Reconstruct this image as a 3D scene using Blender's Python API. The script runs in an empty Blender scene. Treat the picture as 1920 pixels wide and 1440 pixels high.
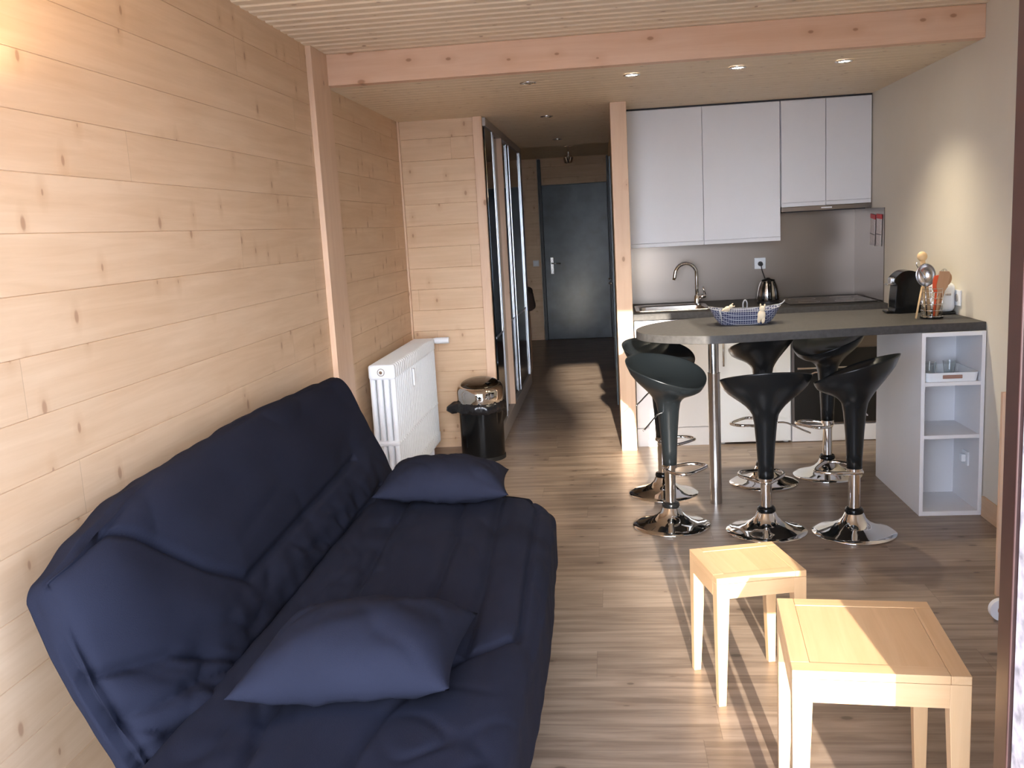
import bpy, bmesh, math, random
from mathutils import Vector, Matrix, noise
random.seed(7)
PI = math.pi
C = bpy.context.scene.collection
S = bpy.context.scene

# ------------------------------------------------------------------ camera
F = 1733.4; YAW, PITCH, ROLL = -.1096, .1659, .05576
cy, sy, cp, sp = math.cos(YAW), math.sin(YAW), math.cos(PITCH), math.sin(PITCH)
fw = Vector((sy*cp, cy*cp, -sp)); rt = Vector((cy, -sy, 0)); dn = fw.cross(rt)
r2 = math.cos(ROLL)*rt + math.sin(ROLL)*dn
d2 = -math.sin(ROLL)*rt + math.cos(ROLL)*dn
cam_data = bpy.data.cameras.new('camera'); cam = bpy.data.objects.new('camera', cam_data); C.objects.link(cam)
M = Matrix((r2, -d2, -fw)).transposed().to_4x4(); M.translation = Vector((0, 0, 1.5))
cam.matrix_world = M
cam_data.sensor_width = 36; cam_data.lens = F*36/1920; cam_data.clip_start = .02
S.camera = cam

# ------------------------------------------------------------------ world, sun, exposure
S.view_settings.view_transform = 'Standard'; S.view_settings.look = 'None'
S.view_settings.gamma = 1; S.view_settings.use_curve_mapping = False
S.view_settings.exposure = 0.45
w = bpy.data.worlds.new('sky'); S.world = w; w.use_nodes = True
bg = w.node_tree.nodes['Background']
bg.inputs[1].default_value = 2.6
_n = w.node_tree.nodes; _l = w.node_tree.links
_tc = _n.new('ShaderNodeTexCoord'); _sx = _n.new('ShaderNodeSeparateXYZ'); _l.new(_tc.outputs['Generated'], _sx.inputs[0])
_cr = _n.new('ShaderNodeValToRGB'); _l.new(_sx.outputs[2], _cr.inputs[0]); 
_dp = _n.new('ShaderNodeVectorMath'); _dp.operation = 'DOT_PRODUCT'; _l.new(_tc.outputs['Generated'], _dp.inputs[0])
_dp.inputs[1].default_value = Vector((.05, -1, .235)).normalized()      # bright haze round the sun
_mxm = _n.new('ShaderNodeMath'); _mxm.operation = 'MAXIMUM'; _l.new(_dp.outputs['Value'], _mxm.inputs[0]); _mxm.inputs[1].default_value = 0
_pw = _n.new('ShaderNodeMath'); _pw.operation = 'POWER'; _l.new(_mxm.outputs[0], _pw.inputs[0]); _pw.inputs[1].default_value = 16
_sc = _n.new('ShaderNodeVectorMath'); _sc.operation = 'SCALE'; _sc.inputs[0].default_value = (9.0, 9.2, 9.8); _l.new(_pw.outputs[0], _sc.inputs['Scale'])
_ad = _n.new('ShaderNodeVectorMath'); _ad.operation = 'ADD'; _l.new(_cr.outputs[0], _ad.inputs[0]); _l.new(_sc.outputs[0], _ad.inputs[1]); _l.new(_ad.outputs[0], bg.inputs[0])
_cr.color_ramp.elements[0].position = 0; _cr.color_ramp.elements[0].color = (1.9, 2.2, 2.8, 1)
_cr.color_ramp.elements[1].position = .6; _cr.color_ramp.elements[1].color = (.22, .34, .62, 1)
_e = _cr.color_ramp.elements.new(.13); _e.color = (1.3, 1.6, 2.2, 1)
_e = _cr.color_ramp.elements.new(.28); _e.color = (.42, .55, .85, 1)
sun_d = bpy.data.lights.new('sun', 'SUN'); sun_d.energy = 14; sun_d.angle = math.radians(.6); sun_d.color = (1, .9, .76)
sun = bpy.data.objects.new('sun', sun_d); C.objects.link(sun)
sun.rotation_euler = Vector((-.05, 1, -.235)).to_track_quat('-Z', 'Y').to_euler()
sun.location = (1, -8, 6)

# ------------------------------------------------------------------ materials
def mat(name, col=(.8, .8, .8), rough=.5, metal=0, spec=.5, coat=0, emit=None, estr=0, bump=0, bscale=200, trans=0, var=0, vscale=5, sheen=0):
    m = bpy.data.materials.new(name); m.use_nodes = True; nt = m.node_tree; b = nt.nodes['Principled BSDF']
    b.inputs['Base Color'].default_value = (*col, 1); b.inputs['Roughness'].default_value = rough
    b.inputs['Metallic'].default_value = metal; b.inputs['Specular IOR Level'].default_value = spec
    b.inputs['Coat Weight'].default_value = coat; b.inputs['Transmission Weight'].default_value = trans
    b.inputs['Sheen Weight'].default_value = sheen
    if emit: b.inputs['Emission Color'].default_value = (*emit, 1); b.inputs['Emission Strength'].default_value = estr
    tc = nt.nodes.new('ShaderNodeTexCoord')
    if var:
        n = nt.nodes.new('ShaderNodeTexNoise'); n.inputs['Scale'].default_value = vscale; n.inputs['Detail'].default_value = 5
        nt.links.new(tc.outputs['Object'], n.inputs['Vector'])
        r = nt.nodes.new('ShaderNodeMapRange'); r.inputs['From Min'].default_value = .3; r.inputs['From Max'].default_value = .7
        r.inputs['To Min'].default_value = 1-var; r.inputs['To Max'].default_value = 1+var
        nt.links.new(n.outputs['Fac'], r.inputs['Value'])
        v = nt.nodes.new('ShaderNodeVectorMath'); v.operation = 'SCALE'; v.inputs[0].default_value = col
        nt.links.new(r.outputs[0], v.inputs['Scale']); nt.links.new(v.outputs[0], b.inputs['Base Color'])
    if bump:
        n = nt.nodes.new('ShaderNodeTexNoise'); n.inputs['Scale'].default_value = bscale
        nt.links.new(tc.outputs['Object'], n.inputs['Vector'])
        bp = nt.nodes.new('ShaderNodeBump'); bp.inputs['Strength'].default_value = bump; bp.inputs['Distance'].default_value = .002
        nt.links.new(n.outputs['Fac'], bp.inputs['Height']); nt.links.new(bp.outputs[0], b.inputs['Normal'])
    return m

def wood(name, light, dark, grain='Y', across='Z', pitch=.1445, off=0.0, rough=.55, knots=1.0, knotcol=(.24, .11, .055), length=0, streak=.5, vary=.12, knotscale=1.0, gs=1.0, spec=.4, ku=4.2, kv=7.5):
    """boards running along the grain axis, stacked along the across axis"""
    m = bpy.data.materials.new(name); m.use_nodes = True; nt = m.node_tree; N = nt.nodes; L = nt.links; b = N['Principled BSDF']
    b.inputs['Roughness'].default_value = rough; b.inputs['Specular IOR Level'].default_value = spec
    def math_(op, a, c=None, d=None):
        n = N.new('ShaderNodeMath'); n.operation = op
        for i, v in enumerate((a, c, d)):
            if v is None: continue
            if isinstance(v, (int, float)): n.inputs[i].default_value = v
            else: L.new(v, n.inputs[i])
        return n.outputs[0]
    tc = N.new('ShaderNodeTexCoord'); sx = N.new('ShaderNodeSeparateXYZ'); L.new(tc.outputs['Object'], sx.inputs[0])
    o = {'X': sx.outputs[0], 'Y': sx.outputs[1], 'Z': sx.outputs[2]}
    third = [k for k in 'XYZ' if k not in (grain, across)][0]
    u, v, t = o[grain], o[across], o[third]
    idn = math_('FLOOR', math_('DIVIDE', math_('SUBTRACT', v, off), pitch))
    wn = N.new('ShaderNodeTexWhiteNoise'); wn.noise_dimensions = '1D'; L.new(math_('MULTIPLY', idn, 1.37), wn.inputs['W'])
    r1 = wn.outputs['Value']
    uu = math_('ADD', u, math_('MULTIPLY', r1, 37.0))
    shade = r1
    if length:
        seg = math_('FLOOR', math_('DIVIDE', uu, length))
        w2 = N.new('ShaderNodeTexWhiteNoise'); w2.noise_dimensions = '2D'; cv = N.new('ShaderNodeCombineXYZ'); L.new(seg, cv.inputs[0]); L.new(idn, cv.inputs[1]); L.new(cv.outputs[0], w2.inputs['Vector'])
        shade = w2.outputs['Value']; uu = math_('ADD', uu, math_('MULTIPLY', shade, 11.0))
    # grain
    cg = N.new('ShaderNodeCombineXYZ'); L.new(math_('MULTIPLY', uu, 1.6*gs), cg.inputs[0]); L.new(math_('MULTIPLY', v, 26*gs), cg.inputs[1]); L.new(math_('MULTIPLY', t, 26*gs), cg.inputs[2])
    ng = N.new('ShaderNodeTexNoise'); ng.inputs['Scale'].default_value = 1; ng.inputs['Detail'].default_value = 6; ng.inputs['Roughness'].default_value = .62; ng.inputs['Distortion'].default_value = .6
    L.new(cg.outputs[0], ng.inputs['Vector'])
    c2 = N.new('ShaderNodeCombineXYZ'); L.new(math_('MULTIPLY', uu, 2.2), c2.inputs[0]); L.new(math_('MULTIPLY', v, 6), c2.inputs[1]); L.new(t, c2.inputs[2])
    nb = N.new('ShaderNodeTexNoise'); nb.inputs['Scale'].default_value = 1; nb.inputs['Detail'].default_value = 3; L.new(c2.outputs[0], nb.inputs['Vector'])
    gr = N.new('ShaderNodeMapRange'); gr.inputs[1].default_value = .34; gr.inputs[2].default_value = .66; L.new(ng.outputs['Fac'], gr.inputs[0])
    gb = N.new('ShaderNodeMapRange'); gb.inputs[1].default_value = .3; gb.inputs[2].default_value = .7; L.new(nb.outputs['Fac'], gb.inputs[0])
    fac = math_('ADD', math_('MULTIPLY', gr.outputs[0], streak), math_('ADD', math_('MULTIPLY', gb.outputs[0], .35), math_('MULTIPLY', shade, vary*2)))
    mx = N.new('ShaderNodeMix'); mx.data_type = 'RGBA'; L.new(math_('MINIMUM', fac, 1.0), mx.inputs[0]); mx.inputs[6].default_value = (*light, 1); mx.inputs[7].default_value = (*dark, 1)
    col = mx.outputs[2]
    if knots:
        ck = N.new('ShaderNodeCombineXYZ'); ks = 1/knotscale
        L.new(math_('MULTIPLY', uu, ku*ks), ck.inputs[0]); L.new(math_('MULTIPLY', v, kv*ks), ck.inputs[1]); L.new(math_('MULTIPLY', t, 1.0), ck.inputs[2])
        vo = N.new('ShaderNodeTexVoronoi'); vo.voronoi_dimensions = '2D'; vo.inputs['Scale'].default_value = 1; L.new(ck.outputs[0], vo.inputs['Vector'])
        sc = N.new('ShaderNodeSeparateColor'); L.new(vo.outputs['Color'], sc.inputs[0])
        keep = math_('GREATER_THAN', sc.outputs[0], 1-.55*knots)
        rad = math_('MULTIPLY_ADD', sc.outputs[1], .075, .022)
        core = math_('MULTIPLY', math_('SUBTRACT', 1.0, math_('SMOOTH_MIN', math_('DIVIDE', vo.outputs['Distance'], rad), 1.0, .3)), keep)
        core = math_('MINIMUM', math_('MULTIPLY', math_('MAXIMUM', core, 0.0), 1.8), .62)
        halo = math_('MULTIPLY', math_('MULTIPLY', math_('SUBTRACT', 1.0, math_('MINIMUM', math_('DIVIDE', vo.outputs['Distance'], .26), 1.0)), keep), .4)
        m1 = N.new('ShaderNodeMix'); m1.data_type = 'RGBA'; L.new(halo, m1.inputs[0]); L.new(col, m1.inputs[6]); m1.inputs[7].default_value = (dark[0]*.8, dark[1]*.7, dark[2]*.6, 1)
        m2 = N.new('ShaderNodeMix'); m2.data_type = 'RGBA'; L.new(core, m2.inputs[0]); L.new(m1.outputs[2], m2.inputs[6]); m2.inputs[7].default_value = (*knotcol, 1)
        col = m2.outputs[2]
    if length:
        # short butt joints
        fr = math_('ABSOLUTE', math_('SUBTRACT', math_('FRACT', math_('DIVIDE', math_('ADD', u, math_('MULTIPLY', r1, 37.0)), length)), .5))
        jt = math_('GREATER_THAN', fr, .5-.0012/length)
        m3 = N.new('ShaderNodeMix'); m3.data_type = 'RGBA'; L.new(math_('MULTIPLY', jt, .35), m3.inputs[0]); L.new(col, m3.inputs[6]); m3.inputs[7].default_value = (dark[0]*.35, dark[1]*.3, dark[2]*.28, 1)
        col = m3.outputs[2]
    L.new(col, b.inputs['Base Color'])
    bp = N.new('ShaderNodeBump'); bp.inputs['Strength'].default_value = .15; bp.inputs['Distance'].default_value = .002
    L.new(ng.outputs['Fac'], bp.inputs['Height']); L.new(bp.outputs[0], b.inputs['Normal'])
    return m

PL, PD = (.75, .545, .36), (.60, .395, .235)
m_wall_y = wood('pine boards along the wall', PL, PD, 'Y', 'Z', .1445, 1.553, .5, .75, length=2.6, streak=.5, vary=.07, knotscale=1.0, ku=8.5, kv=4.4, knotcol=(.33, .17, .095))
m_wall_x = wood('pine boards across the room', PL, PD, 'X', 'Z', .1445, 1.553, .5, .75, length=2.6, streak=.5, vary=.07, knotscale=1.0, ku=8.5, kv=4.4, knotcol=(.33, .17, .095))
m_ceil = wood('pine ceiling boards', (.86, .71, .52), (.76, .60, .42), 'X', 'Y', .09, 0, .5, .5, knotscale=.6, streak=.4, vary=.06)
m_beam = wood('knotty pine beam', (.84, .59, .42), (.72, .45, .29), 'X', 'Z', .3, 2.1, .5, 1.3, knotcol=(.30, .12, .05))
m_post = wood('pine post', (.78, .565, .40), (.65, .43, .28), 'Z', 'X', .4, -.2, .5, .6)
m_posty = wood('pine upright board', (.78, .565, .40), (.66, .44, .29), 'Z', 'Y', .5, 4.2, .5, .35)
m_floor = wood('oak laminate', (.42, .325, .25), (.18, .13, .095), 'X', 'Y', .192, .03, .36, .7, knotcol=(.05, .03, .02), length=1.29, streak=.75, vary=.12, spec=.5)
m_table = wood('light oak', (.74, .49, .27), (.60, .36, .175), 'Y', 'X', .07, .01, .30, .25, streak=.45, gs=1.3)
m_tablez = wood('light oak leg', (.74, .49, .27), (.61, .37, .18), 'Z', 'X', .3, -.1, .35, 0, streak=.3, gs=1.3)
m_tablex = wood('light oak rail', (.74, .49, .27), (.61, .37, .18), 'X', 'Z', .3, -.1, .35, 0, streak=.35, gs=1.3)
m_plaster = mat('cream plaster', (.74, .69, .59), .8, bump=.2, bscale=90, var=.02, vscale=3)
m_white = mat('white melamine', (.80, .80, .82), .38, var=.01)
m_whitemat = mat('white painted metal', (.84, .87, .90), .35)
m_gap = mat('dark gap', (.03, .03, .035), .7)
m_counter = mat('slate laminate', (.058, .055, .053), .5, spec=.3, bump=.25, bscale=260, var=.22, vscale=55)
m_steel = mat('brushed steel', (.235, .205, .182), .32, 1)
m_steel2 = mat('satin steel', (.62, .61, .6), .25, 1)
m_chrome = mat('chrome', (.8, .8, .8), .045, 1)
m_blackpl = mat('black gloss plastic', (.005, .0055, .006), .13, spec=.3)
m_stool = mat('black moulded plastic', (.007, .009, .0105), .26, spec=.36)
m_black = mat('black rubber', (.012, .012, .012), .5)
m_bag = mat('black bin liner', (.012, .012, .014), .22)
m_navy = mat('navy cotton', (.0125, .0140, .0245), .9, bump=.35, bscale=420, var=.10, vscale=4, sheen=0, spec=.08)
m_glassdark = mat('smoked mirror glass', (.075, .095, .11), .06, 1)
m_glassgrey = mat('grey lacquered glass', (.05, .06, .07), .12, 1)
m_alu = mat('brushed aluminium', (.62, .66, .72), .3, 1)
m_door = mat('slate blue paint', (.045, .066, .084), .36, var=.35, vscale=6)
m_doorfr = mat('dark door frame paint', (.03, .035, .04), .45)
m_brown = mat('dark red brown paint', (.04, .016, .012), .42, var=.15, vscale=20)
m_weather = mat('weathered pale paint', (.62, .53, .50), .8, bump=.8, bscale=50, var=.45, vscale=38)
m_plinth = mat('grey plinth', (.42, .38, .35), .5)
m_red = mat('red card', (.65, .03, .04), .5)
m_paper = mat('printed paper', (.86, .80, .78), .7, var=.12, vscale=70)
m_orange = mat('orange red silicone', (.75, .10, .03), .4)
m_spoon = wood('beech spoon wood', (.60, .36, .20), (.42, .23, .12), 'Z', 'X', .3, -.1, .5, 0)
m_pinwood = wood('pale turned wood', (.85, .62, .36), (.72, .48, .24), 'Z', 'X', .3, -.1, .45, 0)
m_wire = mat('galvanised wire', (.6, .6, .62), .3, 1)
m_cream = mat('cream felt', (.72, .62, .45), .9)
m_ribbon = mat('grey ribbon', (.35, .36, .38), .8)
m_glass = mat('clear glass', (.9, .93, .92), .05, trans=1)
m_copper = mat('brown handle', (.33, .19, .15), .5)
m_coat = mat('dark brown wool', (.035, .022, .018), .9)
m_darkoven = mat('dark oven glass', (.02, .019, .018), .2, spec=.25)
m_snow = mat('added snow ground', (.85, .87, .9), .9)
m_bouncefloor = mat('whitened bounce balcony floor', (.82, .82, .82), .8, var=.1)  # near white so the floor bounces light onto the ceiling
m_render = mat('chalet render', (.5, .4, .3), .9)
m_em = mat('lit lamp face', (1, 1, 1), .3, emit=(1, .93, .82), estr=45)
m_lampoff = mat('unlit lamp face', (.4, .38, .34), .2)
m_shade = mat('frosted sconce glass', (.85, .75, .6), .5)
# blue and white checked cloth
m_check = bpy.data.materials.new('blue checked cloth'); m_check.use_nodes = True
nt = m_check.node_tree; bsdf = nt.nodes['Principled BSDF']; bsdf.inputs['Roughness'].default_value = .85
tc = nt.nodes.new('ShaderNodeTexCoord'); sx = nt.nodes.new('ShaderNodeSeparateXYZ'); nt.links.new(tc.outputs['Object'], sx.inputs[0])
prev = None
for i, s_ in ((0, 1/.012), (1, 1/.012), (2, 1/.012)):
    a = nt.nodes.new('ShaderNodeMath'); a.operation = 'MULTIPLY'; nt.links.new(sx.outputs[i], a.inputs[0]); a.inputs[1].default_value = s_
    f = nt.nodes.new('ShaderNodeMath'); f.operation = 'FRACT'; nt.links.new(a.outputs[0], f.inputs[0])
    g = nt.nodes.new('ShaderNodeMath'); g.operation = 'LESS_THAN'; nt.links.new(f.outputs[0], g.inputs[0]); g.inputs[1].default_value = .15
    if prev is None: prev = g.outputs[0]
    else:
        q = nt.nodes.new('ShaderNodeMath'); q.operation = 'MAXIMUM'; nt.links.new(prev, q.inputs[0]); nt.links.new(g.outputs[0], q.inputs[1]); prev = q.outputs[0]
mx = nt.nodes.new('ShaderNodeMix'); mx.data_type = 'RGBA'; nt.links.new(prev, mx.inputs[0])
mx.inputs[6].default_value = (.022, .03, .085, 1); mx.inputs[7].default_value = (.36, .38, .44, 1); nt.links.new(mx.outputs[2], bsdf.inputs['Base Color'])

# ------------------------------------------------------------------ mesh helpers
def obj(name, bm, m, parent=None, smooth=False, label=None, bevel=0, bseg=2, sub=0, auto=None):
    me = bpy.data.meshes.new(name); bmesh.ops.recalc_face_normals(bm, faces=bm.faces[:]); bm.to_mesh(me); bm.free()
    for mm in (m if isinstance(m, (list, tuple)) else [m]): me.materials.append(mm)
    o = bpy.data.objects.new(name, me); C.objects.link(o)
    if smooth or bevel: me.polygons.foreach_set('use_smooth', [True]*len(me.polygons))
    if bevel:
        b = o.modifiers.new('bevel', 'BEVEL'); b.width = bevel; b.segments = bseg; b.limit_method = 'ANGLE'; b.harden_normals = True
    if sub:
        s = o.modifiers.new('sub', 'SUBSURF'); s.levels = sub; s.render_levels = sub
    if auto is not None: me.set_sharp_from_angle(angle=math.radians(auto))
    if parent: o.parent = parent
    if label: o['label'] = label
    return o
def thing(name, label, cat, loc=(0, 0, 0), rotz=0, group=None):
    o = bpy.data.objects.new(name, None); C.objects.link(o); o.empty_display_size = .1
    o.location = loc; o.rotation_euler = (0, 0, rotz); o['label'] = label; o['category'] = cat
    if group: o['group'] = group
    return o
def tag(o, label, cat, group=None):
    o['label'] = label; o['category'] = cat
    if group: o['group'] = group
    return o
def struct(o): o['kind'] = 'structure'; return o
def B(): return bmesh.new()
def box(bm, x0, x1, y0, y1, z0, z1):
    v = [bm.verts.new((x, y, z)) for z in (z0, z1) for y in (y0, y1) for x in (x0, x1)]
    for f in ((0, 1, 3, 2), (4, 6, 7, 5), (0, 4, 5, 1), (2, 3, 7, 6), (0, 2, 6, 4), (1, 5, 7, 3)): bm.faces.new([v[i] for i in f])
    return bm
def BX(*a): return box(B(), *a)
def prism(bm, pts, z0, z1):
    a = [bm.verts.new((x, y, z0)) for x, y in pts]; b = [bm.verts.new((x, y, z1)) for x, y in pts]
    bm.faces.new(a[::-1]); bm.faces.new(b); n = len(pts)
    for i in range(n): bm.faces.new((a[i], a[(i+1) % n], b[(i+1) % n], b[i]))
    return bm
def prism_ax(bm, pts, a0, a1, axis):
    """polygon in the plane normal to axis ('X': (y,z) points, 'Y': (x,z) points)"""
    f = (lambda p, a: (a, p[0], p[1])) if axis == 'X' else (lambda p, a: (p[0], a, p[1]))
    a = [bm.verts.new(f(p, a0)) for p in pts]; b = [bm.verts.new(f(p, a1)) for p in pts]
    bm.faces.new(a[::-1]); bm.faces.new(b); n = len(pts)
    for i in range(n): bm.faces.new((a[i], a[(i+1) % n], b[(i+1) % n], b[i]))
    return bm
def lathe(bm, prof, n=40, c=(0, 0), caps=True, tilt=None):
    rings = []
    for r, z in prof:
        rings.append([bm.verts.new((c[0]+r*math.cos(2*PI*k/n), c[1]+r*math.sin(2*PI*k/n), z)) for k in range(n)])
    for a, b in zip(rings, rings[1:]):
        for k in range(n): bm.faces.new((a[k], a[(k+1) % n], b[(k+1) % n], b[k]))
    if caps:
        bm.faces.new(rings[0][::-1]); bm.faces.new(rings[-1])
    return bm
def tube(bm, pts, r, n=8, closed=False, caps=True):
    pts = [Vector(p) for p in pts]; m = len(pts); rings = []; up = None
    rr = r if isinstance(r, (list, tuple)) else [r]*m
    for i, p in enumerate(pts):
        if closed: d = pts[(i+1) % m]-pts[i-1]
        else: d = pts[min(i+1, m-1)]-pts[max(i-1, 0)]
        d.normalize()
        if up is None:
            up = Vector((0, 0, 1)) if abs(d.z) < .9 else Vector((1, 0, 0))
        s = d.cross(up).normalized(); up = s.cross(d).normalized()
        rings.append([bm.verts.new(p+(s*math.cos(2*PI*k/n)+up*math.sin(2*PI*k/n))*rr[i]) for k in range(n)])
    for a, b in list(zip(rings, rings[1:]))+([(rings[-1], rings[0])] if closed else []):
        for k in range(n): bm.faces.new((a[k], a[(k+1) % n], b[(k+1) % n], b[k]))
    if caps and not closed: bm.faces.new(rings[0][::-1]); bm.faces.new(rings[-1])
    return bm
def smooth_path(pts, sub=6, closed=False):
    pts = [Vector(p) for p in pts]; n = len(pts); out = []
    rng = range(n) if closed else range(n-1)
    for i in rng:
        p0 = pts[i-1] if (closed or i > 0) else pts[0]*2-pts[1]
        p1 = pts[i]; p2 = pts[(i+1) % n]; p3 = pts[(i+2) % n] if (closed or i+2 < n) else pts[-1]*2-pts[-2]
        for k in range(sub):
            t = k/sub
            out.append(.5*((2*p1)+(p2-p0)*t+(2*p0-5*p1+4*p2-p3)*t*t+(3*p1-p0-3*p2+p3)*t**3))
    if not closed: out.append(pts[-1])
    return out
def blob(bm, c, r, n=16):
    res = bmesh.ops.create_uvsphere(bm, u_segments=n, v_segments=n//2+2, radius=1)
    for v in res['verts']: v.co = Vector((v.co.x*r[0]+c[0], v.co.y*r[1]+c[1], v.co.z*r[2]+c[2]))
    return bm
def rslab(size, rad, res):
    """rounded box surface grid centred on the origin; returns bmesh"""
    bm = B(); hx, hy, hz = [s/2 for s in size]; nx, ny, nz = [max(2, int(s/res)) for s in size]
    key = {}
    def vert(x, y, z):
        k = (round(x, 5), round(y, 5), round(z, 5))
        if k not in key:
            q = Vector((max(-hx+rad, min(hx-rad, x)), max(-hy+rad, min(hy-rad, y)), max(-hz+rad, min(hz-rad, z))))
            d = Vector((x, y, z))-q
            key[k] = bm.verts.new(q+d.normalized()*rad if d.length > 1e-9 else Vector((x, y, z)))
        return key[k]
    def face(ax, s, n1, n2, h1, h2, h):
        for i in range(n1):
            for j in range(n2):
                ps = []
                for a, b in ((i, j), (i+1, j), (i+1, j+1), (i, j+1)):
                    p = -h1+2*h1*a/n1; q = -h2+2*h2*b/n2
                    ps.append({0: (s*h, p, q), 1: (p, s*h, q), 2: (p, q, s*h)}[ax])
                vs = [vert(*c) for c in ps]
                if len(set(vs)) == 4: bm.faces.new(vs)
    for s in (-1, 1):
        face(0, s, ny, nz, hy, hz, hx); face(1, s, nx, nz, hx, hz, hy); face(2, s, nx, ny, hx, hy, hz)
    return bm
def seg_dist(p, a, b):
    ax, ay = a; bx, by = b; dx, dy = bx-ax, by-ay
    t = max(0, min(1, ((p[0]-ax)*dx+(p[1]-ay)*dy)/(dx*dx+dy*dy+1e-12)))
    return math.hypot(p[0]-ax-dx*t, p[1]-ay-dy*t)
def seamf(p, lines, wd, depth):
    d = min(seg_dist(p, a, b) for L in lines for a, b in zip(L, L[1:]))
    return -depth*math.exp(-(d/wd)**2)
def fold(x, y, z): return max(0, 1-abs(noise.noise(Vector((x, y, z))))*3.2)**2
def nz(x, y, z): return noise.noise(Vector((x, y, z)))
def copy_tree(o, parent=None):
    c = o.copy(); C.objects.link(c); c.parent = parent
    for ch in o.children: copy_tree(ch, c)
    return c

# ------------------------------------------------------------------ room shell
XL, XR = -1.375, 1.77
P0 = 1.553-12*.1445
def vboards(bm, axis, pos, out, a0, a1, z0, z1, pitch=.1445, g=.003, th=.03):
    """wall of horizontal boards with fine V grooves: profile in (depth, z) extruded along the wall"""
    k0 = int(math.floor((z0-P0)/pitch)); zs = []
    prof = [(pos, z0)]
    k = k0+1
    while P0+k*pitch < z1-.004:
        z = P0+k*pitch
        if z > z0+.004: prof += [(pos, z-g/2), (pos-out*(.0025 if g < .004 else .0032), z), (pos, z+g/2)]
        k += 1
    prof += [(pos, z1), (pos-out*th, z1), (pos-out*th, z0)]
    if axis == 'Y': prism_ax(bm, prof, a0, a1, 'Y')      # wall along y: profile (x,z)
    else: prism_ax(bm, prof, a0, a1, 'X')                # wall along x: profile (y,z)
    return bm
struct(obj('floor', BX(-1.6, 1.95, 1.25, 12.6, -.06, 0), m_floor))
struct(obj('wall_left', vboards(B(), 'Y', XL, 1, 1.2, 6.36, 0, 2.42), m_wall_y))
struct(obj('wall_niche', vboards(B(), 'X', 6.33, -1, XL, -.845, 0, 2.25, g=.0042), m_wall_x))
struct(obj('wall_right', BX(XR, XR+.12, 1.2, 12.6, 0, 2.42), m_plaster))
struct(obj('wall_kitchen', BX(.05, XR, 6.93, 7.05, 0, 2.4), m_plaster))
struct(obj('wall_back', vboards(B(), 'X', 12.39, -1, -1.6, -.885, 0, 2.4), m_wall_x))
struct(obj('wall_over_door', vboards(B(), 'X', 12.39, -1, -.83, .03, 2.045, 2.4), m_wall_x))
struct(obj('wall_back_outer', BX(-1.7, .2, 12.43, 12.6, 0, 2.4), m_plaster))
struct(obj('wall_hall_left', BX(-1.6, -1.5, 8.95, 12.5, 0, 2.4), m_plaster))
struct(obj('wall_wardrobe_end', BX(-1.5, -.79, 8.93, 8.96, 0, 2.4), m_white))
struct(obj('wall_partition', vboards(B(), 'Y', .05, -1, 6.16, 12.45, 0, 2.39, th=.09), m_wall_y))
# main ceiling: raised boards, low ceiling: flush boards
def cboards(bm, z, y0, y1, x0, x1, pitch, d, g):
    prof = [(y0, z)]; y = y0+pitch
    while y < y1-.01:
        prof += [(y-g, z), (y-g*.5, z+d), (y+g*.5, z+d), (y+g, z)]; y += pitch
    prof += [(y1, z), (y1, z+.04), (y0, z+.04)]
    return prism_ax(bm, prof, x0, x1, 'X')
struct(obj('ceiling', cboards(B(), 2.4, 1.2, 4.69, XL-.03, XR+.05, .09, .006, .017), m_ceil))
struct(obj('ceiling_low', cboards(B(), 2.25, 4.74, 9.0, XL-.03, XR+.05, .09, .002, .0025), m_ceil))
struct(obj('ceiling_hall', cboards(B(), 2.385, 9.0, 12.5, -1.6, .2, .09, .002, .0025), m_ceil))
struct(obj('ceiling_fascia', BX(-1.6, .1, 8.985, 9.0, 2.25, 2.43), m_ceil))
struct(obj('ceiling_slab', BX(-1.7, 1.95, 1.2, 12.6, 2.44, 2.5), m_plaster))
struct(obj('trim_1', BX(XL, XR, 4.67, 4.74, 2.25, 2.40), m_beam, bevel=.003))
struct(obj('trim_2', BX(XL, XL+.028, 4.42, 4.70, 0, 2.40), m_posty, bevel=.002))
struct(obj('trim_3', BX(-.862, -.80, 6.30, 6.34, 0, 2.25), m_post, bevel=.002))
struct(obj('trim_4', BX(.048, .15, 6.05, 6.16, 0, 2.25), m_post, bevel=.003))
struct(obj('trim_5', BX(XL+.001, XL+.012, 6.30, 6.33, 0, 2.25), m_post))
struct(obj('baseboard_right', BX(XR-.013, XR, 3.6, 4.53, 0, .10), wood('pine skirting', PL, PD, 'Y', 'Z', .4, -.1, .5, .5), bevel=.002))
struct(obj('baseboard_niche', BX(XL+.01, -.862, 6.317, 6.33, 0, .06), m_wall_x))
# facade around the balcony opening
fy0, fy1 = 1.2, 1.45
bm = B(); box(bm, .66, XR+.1, fy0, fy1, 0, 2.42); box(bm, XL-.1, XL+.04, fy0, fy1, 0, 2.42); box(bm, XL+.04, .66, fy0, fy1, 2.06, 2.42)
struct(obj('wall_facade', bm, m_plaster))
t = thing('balcony_door_frame', 'dark red-brown balcony door frame post at the right edge of the picture', 'door frame', (.613, 1.475, 0)); t['kind'] = 'structure'
obj('frame_post', BX(0, .05, -.025, .025, 0, 2.06), m_brown, t, bevel=.003)
obj('weathered_jamb', BX(.006, .05, -.10, -.026, 0, 1.36), m_weather, t, bevel=.004, label='worn pale outer jamb with flaking paint')
obj('upper_jamb', BX(.012, .05, -.10, -.026, 1.36, 2.06), m_brown, t)
# outside
struct(obj('ground', BX(-60, 60, -60, -1.5, -3.1, -3), m_snow))  # unseen white ground, added to throw light up through the opening
struct(obj('balcony_floor', BX(-1.6, 1.9, -1.3, 1.24, -.15, -.02), m_bouncefloor))  # out of view, added and kept pale as a reflector for the room
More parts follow.
